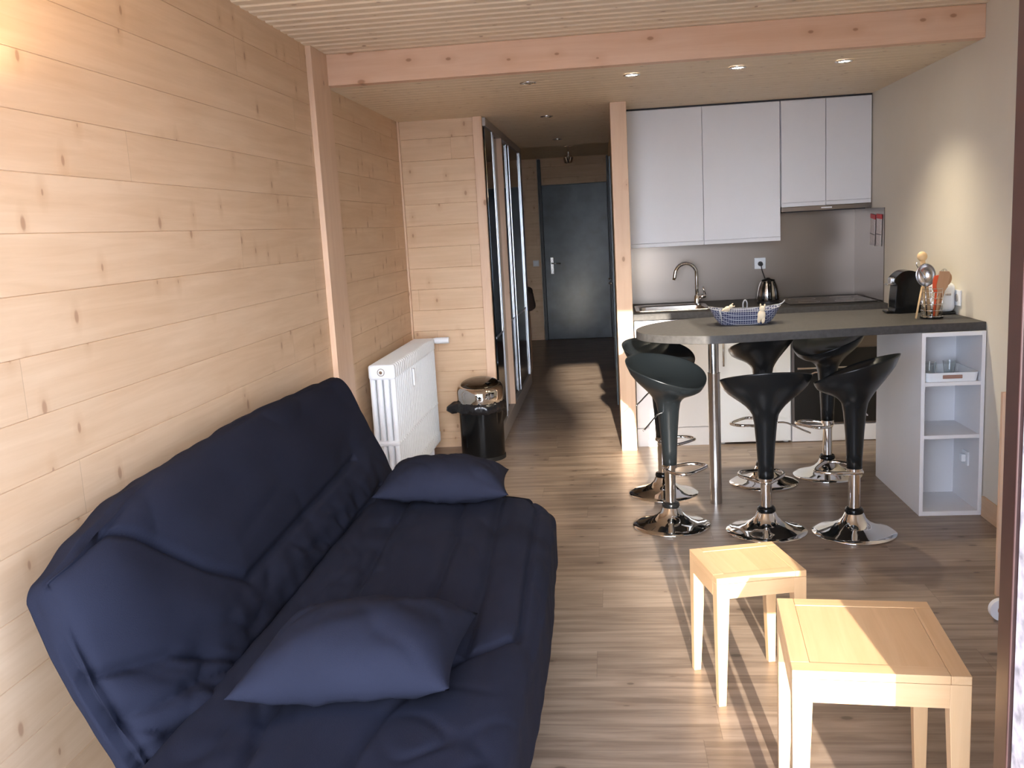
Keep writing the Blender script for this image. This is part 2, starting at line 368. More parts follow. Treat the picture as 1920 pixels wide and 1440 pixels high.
# spruce added out of view so that its right flank cuts the sunbeam
sp_ = thing('added_spruce', 'unseen spruce added behind the viewer to block part of the sun', 'tree', (.05, -20, -3))
obj('trunk', lathe(B(), [(.22, 0), (.05, 12.6)], 14), m_render, sp_, smooth=True)
bm = B(); rings = []
for i in range(40):
    z = .8+i*.31; r = (1.45 if z < 8.6 else 1.45-(z-8.6)*.34)*(1.0 if i % 2 == 0 else .80); r = max(.04, r)
    rings.append([bm.verts.new((r*(1+.06*nz(k*.9, i*.7, 1))*math.cos(2*PI*k/28), r*(1+.06*nz(k*.9, i*.7, 1))*math.sin(2*PI*k/28), z-(.12 if i % 2 == 0 else 0))) for k in range(28)])
for a, b in zip(rings, rings[1:]):
    for k in range(28): bm.faces.new((a[k], a[(k+1) % 28], b[(k+1) % 28], b[k]))
bm.faces.new(rings[0]); bm.faces.new(rings[-1])
obj('foliage', bm, mat('spruce needles', (.03, .06, .03), .9), sp_)

# ------------------------------------------------------------------ entrance door and hall
t = struct(obj('door_1', BX(-.828, .022, 12.36, 12.40, .004, 2.036), m_door, bevel=.003))
obj('handle_plate', BX(-.755, -.715, 12.350, 12.359, .88, 1.10), m_steel2, t, bevel=.003)
bm = B(); tube(bm, [(-.735, 12.35, 1.02), (-.735, 12.31, 1.02), (-.72, 12.30, 1.02), (-.62, 12.30, 1.015)], .009, 10)
obj('door_handle', bm, m_steel2, t, smooth=True)
bm = B(); box(bm, -.87, -.83, 12.33, 12.42, 0, 2.37); box(bm, .024, .05, 12.33, 12.42, 0, 2.37)
f1 = struct(obj('trim_6', bm, m_doorfr, bevel=.003))
t = struct(obj('door_2', BX(.036, .0495, 9.6, 10.45, .01, 2.03), m_door, bevel=.002))
bm = B(); tube(bm, [(.04, 9.75, .93), (.012, 9.75, .93), (.008, 9.77, .93), (.008, 9.87, .93)], .008, 8); obj('door_handle', bm, m_steel2, t, smooth=True)
t = struct(obj('door_3', BX(.036, .0495, 7.6, 8.4, .01, 2.03), m_door, bevel=.002))
bm = B(); tube(bm, [(.04, 7.75, 1.01), (.012, 7.75, 1.01), (.008, 7.77, 1.01), (.008, 7.87, 1.01)], .008, 8); obj('door_handle', bm, m_steel2, t, smooth=True)
t = thing('light_switch', 'small square white switch on the boards left of the entrance door', 'switch', (-.95, 12.39, 1.03))
obj('switch_plate', BX(-.04, .04, -.01, 0, -.04, .04), m_white, t, bevel=.003); obj('rocker', BX(-.025, .025, -.014, -.01, -.028, .028), m_whitemat, t, bevel=.002)
# hall spotlight
t = thing('hall_spotlight', 'small chrome two-head spotlight on the hall ceiling before the entrance door', 'lamp', (-.39, 10.5, 2.385))
obj('canopy', lathe(B(), [(.045, -.02), (.045, 0)], 24), m_chrome, t, smooth=True, auto=40)
obj('stem', tube(B(), [(0, 0, -.02), (0, 0, -.14)], .006), m_chrome, t, smooth=True)
for s_, a in ((-1, -.3), (1, .5)):
    bm = B(); lathe(bm, [(.014, .0), (.03, -.02), (.036, -.075), (.03, -.075), (.026, -.06)], 20)
    h = obj('spot_head', bm, m_chrome, t, smooth=True, auto=40); h.location = (s_*.03, -.02, -.13); h.rotation_euler = (.9, a, 0)
# bench end with coats in the hall, past the wardrobe
t = thing('shoe_bench', 'light wooden bench end standing in the dark hall past the wardrobe', 'bench', (-1.0, 9.75, 0))
obj('side_panel', BX(.125, .15, -.15, .15, 0, .6), m_post, t, bevel=.004); obj('bench_top', BX(-.3, .15, -.15, .15, .6, .625), m_tablex, t, bevel=.004)
obj('shelf', BX(-.3, .125, -.14, .14, .2, .22), m_tablex, t, bevel=.003)
bm = rslab((.24, .34, .44), .09, .03)
for v in bm.verts:
    d = nz(v.co.x*9, v.co.y*9, v.co.z*5)*.03; v.co += Vector((d, d, d*.4)); v.co.x += .03*math.sin(v.co.y*40)*(v.co.z < .1)
o = tag(obj('coat', bm, m_coat, smooth=True), 'dark brown coat heaped on the wooden bench in the hall', 'coat'); o.location = (-.93, 9.8, .64+.12)
o.scale = (1, 1, .62)

# ------------------------------------------------------------------ wardrobe
W = thing('sliding_wardrobe', 'built-in wardrobe with smoked glass sliding doors and aluminium stiles along the hall', 'wardrobe', (-.78, 6.34, 0))
Wl = 8.93-6.34
obj('carcass', BX(-.55, -.06, 0, Wl, .0, 2.24), m_white, W)
obj('plinth', BX(-.05, 0, 0, Wl, 0, .115), m_plinth, W, bevel=.003)
obj('top_rail', BX(-.05, .0, 0, Wl, 2.19, 2.245), m_plinth, W, bevel=.002, label='grey top rail')
def sdoor(y0, y1, x, near):
    d = obj('sliding_door', BX(x-.008, x-.004, y0+.016, y1-.016, .135, 2.18), m_glassdark, W)
    for ya, yb in (((y0, y0+.018),) if near else ())+((y1-.018, y1),):
        bm = B(); box(bm, x-.012, x+.002, ya, yb, .12, 2.19); obj('stile', bm, m_alu, d, bevel=.005, bseg=3)
    obj('mid_rail', BX(x-.010, x-.001, y0+.018, y1-.018, .75, .765), m_alu, d, bevel=.002)
    obj('lower_panel', BX(x-.0038, x-.0025, y0+.019, y1-.019, .14, .75), m_glassgrey, d)
# the two wardrobe bays, each with a pair of doors, parted by a wooden upright
sdoor(.0, .42, -.006, 0); sdoor(.10, .62, -.022, 0)
obj('inner_panel', BX(-.045, -.038, .3, .92, .12, 2.19), m_glassgrey, W)
obj('upright', BX(-.05, .002, .925, .955, .115, 2.19), m_post, W, bevel=.002, label='wooden upright between the bays')
sdoor(.96, 1.50, -.022, 0); sdoor(1.53, 2.42, -.006, 1)
obj('end_upright', BX(-.05, .002, 2.42, Wl, .115, 2.19), m_alu, W, bevel=.002)

# ------------------------------------------------------------------ kitchen
YF, YU, YW = 6.15, 6.50, 6.925
def wall_cab(x0, x1, z0, z1, label):
    t = thing('wall_cabinet', label, 'cabinet', (x0, YU, z0), 0)
    w_, h_ = x1-x0, z1-z0
    bm = B(); box(bm, 0, w_, .019, YW-YU, 0.006, h_); obj('body', bm, m_white, t)
    d = obj('door', BX(.0018, w_-.0018, 0, .018, .028, h_-.004), m_white, t, bevel=.0015)
    obj('grip_rail', BX(.0018, w_-.0018, .0, .018, 0, .0255), m_white, t, bevel=.0015)
    return t
wall_cab(.157, .66, 1.322, 2.24, 'tall white wall cabinet door beside the pine post, first from left')
wall_cab(.66, 1.172, 1.322, 2.24, 'tall white wall cabinet door above the socket, second from left')
wall_cab(1.178, 1.468, 1.543, 2.24, 'short white wall cabinet above the hood, left of the short pair')
wall_cab(1.468, 1.764, 1.543, 2.24, 'short white wall cabinet above the hood, right one against the cream wall')
struct(obj('trim_7', BX(.155, 1.766, YU+.01, YU+.03, 2.24, 2.25), m_gap))
t = thing('extractor_hood', 'slim grey pull-out extractor hood under the short wall cabinets', 'hood', (1.178, YU, 1.505))
obj('hood_body', BX(0, .587, .0, .40, .006, .036), m_steel, t, bevel=.002)
obj('filter', BX(.03, .557, .04, .36, .0, .006), m_gap, t); obj('switch_strip', BX(.26, .33, -.002, 0, .018, .026), m_whitemat, t)
struct(obj('trim_8', BX(.152, XR-.004, YW-.004, YW+.005, .90, 1.53), m_steel)); bpy.data.objects['trim_8']['label'] = 'brushed steel splashback'
struct(obj('trim_9', BX(XR-.006, XR, 6.21, YW-.004, .90, 1.505), m_steel))
# worktop with a hole for the sink
WT = thing('worktop', 'dark slate grey kitchen worktop along the steel splashback', 'worktop', (.155, 6.12, .86))
wx, wy = XR-.155, YW-6.12
bm = B(); box(bm, 0, .03, 0, wy, 0, .04); box(bm, .53, wx, 0, wy, 0, .04); box(bm, .03, .53, 0, .17, 0, .04); box(bm, .03, .53, .60, wy, 0, .04)
obj('slab', bm, m_counter, WT)
SK = thing('sink', 'stainless steel inset sink beside the pine post', 'sink', (.175, 6.27, .9))
bm = B()
def ring_rect(bm, outs, r_list):
    rings = []
    for (x0, x1, y0, y1, z, r) in outs:
        vs = []
        for cx, cyy, a0 in ((x1-r, y1-r, 0), (x0+r, y1-r, PI/2), (x0+r, y0+r, PI), (x1-r, y0+r, 1.5*PI)):
            for k in range(6): a = a0+k/5*PI/2; vs.append(bm.verts.new((cx+r*math.cos(a), cyy+r*math.sin(a), z)))
        rings.append(vs)
    for a, b in zip(rings, rings[1:]):
        for k in range(24): bm.faces.new((a[k], a[(k+1) % 24], b[(k+1) % 24], b[k]))
    bm.faces.new(rings[-1]); return bm
ring_rect(bm, [(0, .50, 0, .44, .001, .03), (.002, .498, .002, .438, .006, .03), (.02, .48, .02, .34, .006, .05), (.03, .47, .03, .33, .001, .05), (.035, .465, .035, .325, -.03, .05), (.06, .44, .06, .30, -.15, .06)], None)
obj('basin', bm, m_steel2, SK, smooth=True, auto=35)
obj('drain', lathe(B(), [(.03, 0), (.03, .004)], 20, (.25, .18)), m_chrome, SK).location = (0, 0, -.15)
FA = thing('kitchen_tap', 'tall chrome swan-neck mixer tap behind the sink', 'tap', (.615, 6.62, .9))
obj('tap_base', lathe(B(), [(.026, 0), (.026, .01), (.021, .014), (.02, .06), (.016, .07)], 24), m_chrome, FA, smooth=True, auto=40)
pth = [(0, 0, .06), (0, 0, .12), (0, 0, .20)]+[(-.075+.075*math.cos(a), -.02*(1-math.cos(a))/2, .22+.075*math.sin(a)) for a in [i*PI/12 for i in range(1, 12)]]+[(-.153, -.022, .205), (-.16, -.022, .185)]
obj('spout', tube(B(), pth, .0115, 14), m_chrome, FA, smooth=True)
obj('lever_body', tube(B(), [(0, 0, .045), (.035, -.01, .06), (.058, -.012, .067)], [.016, .015, .015], 14), m_chrome, FA, smooth=True)
obj('lever', tube(B(), [(.055, -.012, .072), (.047, -.012, .105), (.04, -.012, .128)], [.008, .006, .005], 10), m_chrome, FA, smooth=True)
# base units
t = thing('sink_cabinet', 'white base cabinet under the sink next to the pine post', 'cabinet', (.157, YF, 0))
obj('body', BX(0, .535, .02, .77, .0, .74), m_white, t); obj('door', BX(.002, .533, 0, .018, .128, .852), m_white, t, bevel=.0015); obj('plinth', BX(.0, .535, .005, .02, 0, .124), m_white, t)
obj('handle', tube(B(), [(.50, 0, .70), (.50, -.028, .70), (.50, -.028, .58), (.50, 0, .58)], .004), m_steel2, t, smooth=True)
t = thing('under_counter_fridge', 'white under-counter fridge with a slim steel bar handle', 'fridge', (.70, YF-.01, 0))
obj('body', BX(0, .465, .035, .6, .018, .855), m_whitemat, t); d = obj('door', BX(.001, .464, 0, .033, .014, .85), m_whitemat, t, bevel=.004)
bm = B(); tube(bm, [(.03, 0, .69), (.03, -.03, .69)], .006); tube(bm, [(.03, 0, .56), (.03, -.03, .56)], .006); tube(bm, [(.03, -.032, .73), (.03, -.032, .535)], .0075, 10)
obj('handle', bm, m_steel2, d, smooth=True)
for x in (.025, .44): obj('foot', lathe(B(), [(.016, 0), (.02, .018)], 14, (x, .05)), m_whitemat, t)
t = thing('built_in_oven', 'dark glass built-in oven under the worktop beside the fridge', 'oven', (1.172, YF, 0))
obj('body', BX(0, .59, .03, .6, .0, .855), m_white, t)
obj('frame', BX(.002, .588, .006, .03, .118, .852), m_steel, t, bevel=.002); d = obj('oven_door', BX(.018, .572, -.006, .006, .13, .62), m_darkoven, t, bevel=.002)
obj('control_panel', BX(.018, .572, -.006, .006, .63, .84), m_steel, t, bevel=.002)
bm = B(); tube(bm, [(.03, -.04, .50), (.56, -.04, .50)], .007, 10); tube(bm, [(.05, -.005, .50), (.05, -.04, .50)], .005); tube(bm, [(.54, -.005, .50), (.54, -.04, .50)], .005)
obj('handle', bm, m_steel2, d, smooth=True)
for k in range(4): obj('knob', tube(B(), [(.12+k*.11, -.006, .73), (.12+k*.11, -.026, .73)], .018, 18), m_steel2, t, smooth=True, auto=40)
obj('lower_panel', BX(.002, .588, .0, .03, .004, .112), m_white, t, bevel=.002)
# hob on the worktop
t = thing('ceramic_hob', 'black glass hob set in the worktop below the hood', 'hob', (1.19, 6.28, .9))
obj('glass_plate', BX(0, .56, 0, .5, .0005, .006), m_darkoven, t, bevel=.002)
for x, y, r in ((.15, .13, .07), (.41, .13, .09), (.15, .37, .09), (.41, .37, .07)):
    bm = B(); tube(bm, [(x+r*math.cos(a*PI/16), y+r*math.sin(a*PI/16), .0062) for a in range(32)], .0008, 4, closed=True); obj('cooking_zone', bm, m_plinth, t)

# bar counter
pts = [(1.768, 4.56), (1.48, 4.56), (1.16, 4.535), (.844, 4.50), (.689, 4.475), (.538, 4.46), (.42, 4.475), (.30, 4.53), (.205, 4.61), (.15, 4.71), (.132, 4.84), (.155, 4.97), (.21, 5.09), (.29, 5.19), (.40, 5.27), (.56, 5.32), (.9, 5.34), (1.2, 5.36), (1.5, 5.36), (1.768, 5.36)]
sm = [(p.x, p.y) for p in smooth_path([(x, y, 0) for x, y in pts[3:17]], 5)]
poly = pts[:3]+sm+pts[17:]
BT = thing('bar_counter', 'dark slate grey breakfast bar top with a rounded left end', 'bar counter', (0, 0, .905))
obj('bar_top', prism(B(), poly, 0, .04), m_counter, BT, bevel=.0025, smooth=False)
LG = obj('bar_leg', lathe(B(), [(.031, .0), (.031, .70), (.033, .705)], 28), m_steel2, BT, smooth=True, auto=40, label='round telescopic steel support leg')
LG.location = (.527, 4.84, -.905)
obj('leg_sleeve', lathe(B(), [(.0265, .70), (.0265, .903)], 28), m_steel2, LG, smooth=True, auto=40)
obj('leg_flange', lathe(B(), [(.045, .897), (.045, .9045)], 28), m_steel2, LG, smooth=True, auto=40)

# shelf unit
SU = thing('shelf_unit', 'white open shelf unit carrying the right end of the bar', 'shelf unit', (1.472, 4.545, 0))
sw, sd, sh, th = .292, .745, .9045, .018
obj('side_panel', BX(0, th, 0, sd, 0, sh), m_white, SU, bevel=.001); obj('side_panel', BX(sw-th, sw, 0, sd, 0, sh), m_white, SU, bevel=.001)
obj('top_panel', BX(th, sw-th, 0, sd, sh-.02, sh), m_white, SU, bevel=.001); obj('base_panel', BX(th, sw-th, 0, sd, 0, .022), m_white, SU, bevel=.001)
obj('back_panel', BX(th, sw-th, .33, .348, .022, sh-.02), m_white, SU)
for z in (.385, .645): obj('shelf', BX(th, sw-th, .004, .33, z, z+.018), m_white, SU, bevel=.001)
t = thing('wall_socket', 'small white socket low inside the shelf unit', 'socket', (1.472+sw-th, 4.70, .25))
obj('plate', BX(-.008, 0, -.035, .035, -.035, .035), m_whitemat, t, bevel=.002); obj('plug', BX(-.03, -.008, -.015, .015, -.02, .02), m_whitemat, t, bevel=.004)
TR = thing('serving_tray', 'white tray with a brown handle slot on the top shelf of the unit', 'tray', (1.618, 4.69, .663))
bm = B(); ring_rect(bm, [(-.118, .118, -.13, .13, .0005, .02), (-.125, .125, -.14, .14, .045, .025), (-.119, .119, -.134, .134, .045, .022), (-.112, .112, -.124, .124, .006, .018)], None); bm.faces.ensure_lookup_table()
obj('tray_body', bm, m_whitemat, TR, smooth=True, auto=40); obj('handle_slot', BX(-.045, .045, -.141, -.136, .016, .034), m_copper, TR, bevel=.002)
GL = thing('drinking_glass', 'clear drinking glass standing in the tray, left one', 'glass', (1.56, 4.70, .6697), 0, 'glasses in the tray')
obj('glass_wall', lathe(B(), [(.022, 0), (.03, .07), (.028, .07), (.021, .004)], 24), m_glass, GL, smooth=True, auto=40)
g2 = copy_tree(GL); g2.location = (1.66, 4.72, .6697); g2['label'] = 'clear drinking glass standing in the tray, right one'

# wall plates
def socket(name, label, loc, n, axis):
    t = thing(name, label, 'socket', loc)
    for k in range(n):
        if axis == 'Y':
            obj('plate', BX(-.042+.08*k, .038+.08*k, -.01, 0, -.04, .04), m_whitemat, t, bevel=.003)
            bm = tube(B(), [(-.002+.08*k, -.012, 0), (-.002+.08*k, -.0095, 0)], .02, 20); obj('outlet', bm, m_white, t)
        else:
            obj('plate', BX(-.01, 0, -.04-.08*k, .04-.08*k, -.04, .04), m_whitemat, t, bevel=.003)
            bm = tube(B(), [(-.0125, -.08*k, 0), (-.0095, -.08*k, 0)], .02, 20); obj('outlet', bm, m_plinth, t)
    return t
socket('wall_socket', 'white square socket on the steel splashback above the kettle', (1.10, YW-.005, 1.155), 1, 'Y')
socket('wall_socket', 'white double socket on the cream wall above the bar', (XR-.0005, 5.0, 1.03), 2, 'X')
pl = tag(obj('power_plug', tube(B(), [(1.10, YW-.017, 1.152), (1.10, YW-.05, 1.150)], [.018, .014], 14), m_black, smooth=True, auto=40), 'black plug in the splashback socket with a cord to the kettle', 'plug')
cord = smooth_path([(1.10, YW-.045, 1.148), (1.105, YW-.07, 1.10), (1.125, 6.80, 1.02), (1.13, 6.74, .95), (1.11, 6.66, .906), (1.08, 6.60, .905), (1.08, 6.545, .906)], 6)
obj('cord', tube(B(), cord, .0035, 6), m_black, pl, smooth=True)
# leaflets on the right splashback
for i, (y, tl, lab) in enumerate(((6.44, .10, 'pale paper leaflet with red top hanging on the side splashback, left one'), (6.30, .05, 'pale paper leaflet with red top hanging on the side splashback, right one'))):
    t = thing('leaflet', lab, 'leaflet', (XR-.009, y, 1.46), 0, 'leaflets on the side splashback'); t.rotation_euler = (tl, 0, 0)
    obj('sheet', BX(-.002, 0, -.055, .055, -.20, -.0), m_paper, t); obj('red_header', BX(-.0035, .0005, -.058, .058, -.025, .004), m_red, t)
    obj('fold_line', BX(-.0026, -.0021, -.055, .055, -.128, -.124), m_gap, t)

# kettle
K = thing('electric_kettle', 'steel and black electric kettle under the splashback socket', 'kettle', (1.08, 6.47, .9))
obj('power_base', lathe(B(), [(.075, .001), (.075, .018), (.068, .024)], 32), m_black, K, smooth=True, auto=40)
obj('kettle_body', lathe(B(), [(.07, .024), (.074, .03), (.072, .07), (.062, .12), (.05, .15), (.045, .158)], 36), m_steel2, K, smooth=True)
bm = B(); tube(bm, smooth_path([(0, -.045, .155), (0, -.062, .13), (0, -.075, .08), (0, -.078, .03)], 5), [.014]*16, 12)
obj('handle', bm, m_blackpl, K, smooth=True)
for a in (.95, 2.2):
    bm = B(); tube(bm, smooth_path([(-.048*math.cos(a), -.048*math.sin(a), .15), (-.064*math.cos(a), -.064*math.sin(a), .12), (-.074*math.cos(a), -.074*math.sin(a), .07), (-.076*math.cos(a), -.076*math.sin(a), .03)], 5), .009, 8)
    obj('side_strip', bm, m_blackpl, K, smooth=True)
obj('lid', lathe(B(), [(.046, .156), (.044, .164), (.02, .17), (.008, .178)], 30), m_blackpl, K, smooth=True)

# bread basket on the bar
BK = thing('bread_basket', 'boat-shaped basket lined with blue checked cloth on the bar', 'basket', (.70, 4.93, .945), -.08)
def boat(bm, L0, W0, L1, W1, h, inset):
    rings = []; n = 48
    for z, L, W_ in ((0.001, L0, W0), (h*.5, (L0+L1)/2+.0, (W0+W1)/2), (h, L1, W1), (h, L1-inset, W1-inset), (.006, L0-inset, W0-inset)):
        vs = []
        for k in range(n):
            a = 2*PI*k/n; c_, s_ = math.cos(a), math.sin(a); e = .62
            x = L/2*math.copysign(abs(c_)**e, c_); y = W_/2*math.copysign(abs(s_)**e, s_)
            zz = z+(.02*(abs(x)/(L/2))**3 if z == h else 0); vs.append(bm.verts.new((x, y, zz)))
        rings.append(vs)
    for a, b in zip(rings, rings[1:]):
        for k in range(n): bm.faces.new((a[k], a[(k+1) % n], b[(k+1) % n], b[k]))
    bm.faces.new(rings[0][::-1]); bm.faces.new(rings[-1]); return bm
obj('cloth_body', boat(B(), .25, .14, .36, .21, .07, .012), m_check, BK, smooth=True, auto=50)
rim = [(.182*math.copysign(abs(math.cos(a))**.62, math.cos(a)), .107*math.copysign(abs(math.sin(a))**.62, math.sin(a)), .072+.02*abs(math.cos(a))**1.9) for a in [2*PI*k/40+.01 for k in range(40)]]
obj('wire_rim', tube(B(), rim, .0013, 6, closed=True), m_ribbon, BK, smooth=True)
obj('ribbon', tube(B(), smooth_path([(-.13, -.10, .085), (-.125, -.115, .06), (-.12, -.10, .03)], 4), .0035, 6), m_ribbon, BK, smooth=True)
obj('handle', tube(B(), smooth_path([(.0, .10, .07), (.0, .09, .10), (.01, .085, .115), (.02, .09, .10), (.02, .10, .07)], 5), .004, 6), m_ribbon, BK, smooth=True)
obj('handle', tube(B(), smooth_path([(.16, .0, .09), (.19, -.005, .10), (.205, .0, .115)], 5), .003, 6), m_ribbon, BK, smooth=True)
def doll(loc, s, tlt):
    bm = B(); blob(bm, (0, 0, .03), (.019, .013, .024)); blob(bm, (0, 0, .062), (.014, .012, .014)); blob(bm, (-.009, 0, .008), (.009, .01, .02)); blob(bm, (.01, 0, .008), (.009, .01, .02)); blob(bm, (-.01, -.002, .078), (.004, .004, .008)); blob(bm, (.01, -.002, .078), (.004, .004, .008))
    o = obj('felt_figure', bm, m_cream, BK, smooth=True, label='small cream felt figure tied to the rim'); o.location = loc; o.scale = (s,)*3; o.rotation_euler = tlt; return o
doll((.075, -.112, .022), 1.05, (.12, .1, 0)); doll((-.105, .02, .065), .75, (0, 1.0, 0))

# coffee machine
CM = thing('coffee_machine', 'round black capsule coffee machine on the bar by the cream wall', 'coffee machine', (1.565, 5.13, .947), 0)
bm = B(); prof = [(-.055, .0), (.07, .0), (.078, .06), (.078, .15), (.06, .20), (.02, .222), (-.025, .218), (-.06, .19), (-.068, .165), (-.055, .15), (-.06, .09), (-.062, .03)]
pp = [(p.x, p.y) for p in smooth_path([(x, z, 0) for x, z in prof], 4, True)]
prism_ax(bm, pp, -.06, .06, 'Y'); obj('machine_body', bm, m_blackpl, CM, bevel=.018, bseg=4)
obj('lever_plate', BX(-.095, -.045, -.025, .025, .148, .157), m_steel2, CM, bevel=.003); bm = BX(-.078, -.050, -.026, .026, .155, .188); obj('brand_free_front', bm, m_steel2, CM, bevel=.004).name = 'front_plate'
obj('drip_tray', BX(-.10, -.05, -.04, .04, .001, .014), m_blackpl, CM, bevel=.004)
# toaster
T = thing('toaster', 'small white toaster against the cream wall behind the utensils', 'toaster', (1.715, 5.02, .945), 0)
bm = rslab((.09, .2, .15), .03, .012); 
for v in bm.verts: v.co.z += .087
obj('toaster_body', bm, m_whitemat, T, smooth=True); obj('toaster_base', BX(-.042, .042, -.095, .095, .001, .014), m_black, T, bevel=.004)
obj('bread_slot', BX(-.012, .012, -.07, .07, .1615, .1635), m_gap, T); obj('lever', BX(-.012, .012, -.118, -.098, .10, .112), m_plinth, T, bevel=.003)

# utensil holder and utensils
UX, UY, UZ = 1.598, 4.80, .945
U = thing('utensil_holder', 'round chrome wire utensil holder at the right end of the bar', 'utensil holder', (UX, UY, UZ))
for k, z in enumerate((.012, .042, .072, .102, .132, .15)):
    obj('wire_ring', tube(B(), [(.052*math.cos(2*PI*i/32), .052*math.sin(2*PI*i/32), z) for i in range(32)], .0018, 6, closed=True), m_chrome, U, smooth=True)
for k in range(6): obj('upright_wire', tube(B(), [(.052*math.cos(2*PI*k/6+.3), .052*math.sin(2*PI*k/6+.3), z) for z in (.0, .152)], .0018, 6), m_chrome, U, smooth=True)
obj('base_plate', lathe(B(), [(.055, .001), (.055, .008)], 32), m_blackpl, U, smooth=True, auto=40)
def at(dx, dz, dy=0): return (dx, dy, dz)
def utensil(name, label, bm, m, x, y, lean, ry=0, extra=None):
    t = thing(name, label, 'utensil', (UX+x, UY+y, UZ+.012)); t.rotation_euler = (lean[1], lean[0], ry)
    obj('head' if extra else 'blade', bm, m, t, smooth=True, auto=45)
    if extra: obj('handle', extra[0], extra[1], t, smooth=True)
    return t
# ladle
bm = B(); ang = [i*PI/2/6 for i in range(7)]
lathe(bm, [(.001+.042*math.sin(a), -.042*math.cos(a)) for a in ang]+[(.040*math.sin(a)+.0005, -.040*math.cos(a)+.0015) for a in ang[::-1]], 28)
for v in bm.verts: v.co = Vector((v.co.x*1.12, -v.co.z-.02, v.co.y*1.35+.205))
utensil('ladle', 'steel ladle with a big round bowl leaning in the utensil holder', bm, m_steel2, -.02, .01, (-.06, -.02), 0, (tube(B(), [(0, 0, 0), (0, -.002, .165)], .004, 8), m_steel2))
utensil('skimmer', 'steel skimmer with a hooked end behind the ladle', tube(B(), smooth_path([(0, 0, .19), (-.028, 0, .235), (-.04, 0, .26), (-.038, 0, .27)], 5), .0035, 8), m_steel2, -.015, .025, (-.05, 0), 0, (tube(B(), [(0, 0, 0), (0, 0, .19)], .004, 8), m_steel2))
bm = B(); blob(bm, (0, 0, .297), (.024, .024, .025)); 
utensil('rolling_pin', 'pale wooden pin with a round knob above the ladle', bm, m_pinwood, .0, .045, (-.12, 0), 0, (tube(B(), [(0, 0, 0), (0, 0, .16), (0, 0, .285)], [.013, .015, .012], 14), m_pinwood))
utensil('rubber_spatula', 'orange-red spatula in the utensil holder', prism_ax(B(), [(-.012, .12), (.012, .12), (.02, .14), (.02, .19), (.01, .205), (-.014, .2), (-.02, .175), (-.018, .135)], -.003, .003, 'Y'), m_orange, .004, -.02, (.06, .03), 0, (tube(B(), [(0, 0, 0), (0, 0, .122)], .006, 8), m_orange))
utensil('wooden_spatula', 'brown flat wooden spatula leaning right in the holder', prism_ax(B(), [(-.01, .11), (.01, .11), (.03, .15), (.032, .215), (.024, .225), (-.02, .222), (-.024, .15)], -.004, .004, 'Y'), m_spoon, .012, -.028, (.15, 0), 0, (tube(B(), [(0, 0, 0), (0, 0, .115)], .0065, 8), m_spoon))
bm = B(); blob(bm, (0, 0, .185), (.024, .008, .034))
utensil('wooden_spoon', 'round-headed wooden spoon at the right of the holder', bm, m_spoon, .022, -.01, (.24, 0), 0, (tube(B(), [(0, 0, 0), (0, 0, .16)], .006, 8), m_spoon))
bm = B()
for k in range(4):
    a = k*PI/4; tube(bm, smooth_path([(0, 0, .13), (.022*math.cos(a), .022*math.sin(a), .17), (.027*math.cos(a), .027*math.sin(a), .205), (0, 0, .235), (-.027*math.cos(a), -.027*math.sin(a), .205), (-.022*math.cos(a), -.022*math.sin(a), .17), (0, 0, .13)], 5), .0012, 5)
utensil('whisk', 'thin steel whisk behind the wooden spatula', bm, m_wire, .018, .015, (.2, 0), 0, (tube(B(), [(0, 0, 0), (0, 0, .135)], .006, 8), m_steel2))
t = thing('wooden_stick', 'long thin wooden stick leaning on the outside of the utensil holder', 'utensil', (UX-.085, UY-.03, UZ+.001)); t.rotation_euler = (-.12, .21, 0)
obj('shaft', tube(B(), [(0, 0, .004), (0, 0, .165)], [.005, .005], 8), m_pinwood, t, smooth=True)

# ------------------------------------------------------------------ ceiling spots
def spot(x, y, lit, lab):
    t = thing('ceiling_spotlight', lab, 'spotlight', (x, y, 2.25), 0, 'lit kitchen spotlights' if lit else 'unlit hall spotlights')
    bm = B(); lathe(bm, [(.042, -.001), (.046, -.006), (.034, -.009), (.031, -.003), (.031, -.001)], 32, caps=False)
    obj('trim_ring', bm, m_chrome, t, smooth=True)
    obj('lamp_face', lathe(B(), [(.031, -.0045), (.031, -.0015)], 24), m_em if lit else m_lampoff, t)
    if lit:
        l = bpy.data.lights.new('spot_beam', 'SPOT'); l.energy = 40; l.color = (1, .87, .64); l.spot_size = math.radians(116); l.spot_blend = 1; l.shadow_soft_size = .03
        lo = bpy.data.objects.new('spot_beam', l); C.objects.link(lo); lo.parent = t; lo.location = (0, 0, -.02)
spot(.157, 4.99, 1, 'lit ceiling spotlight above the rounded end of the bar, leftmost of the three lit')
spot(.693, 5.0, 1, 'lit ceiling spotlight above the middle of the bar, between two others')
spot(1.23, 5.045, 1, 'lit ceiling spotlight nearest the cream wall')
spot(-.379, 5.006, 0, 'unlit ceiling spotlight nearest the pine beam')
spot(-.378, 6.54, 0, 'unlit ceiling spotlight in the hall level with the pine post')
spot(-.395, 8.27, 0, 'unlit ceiling spotlight deepest in the hall')

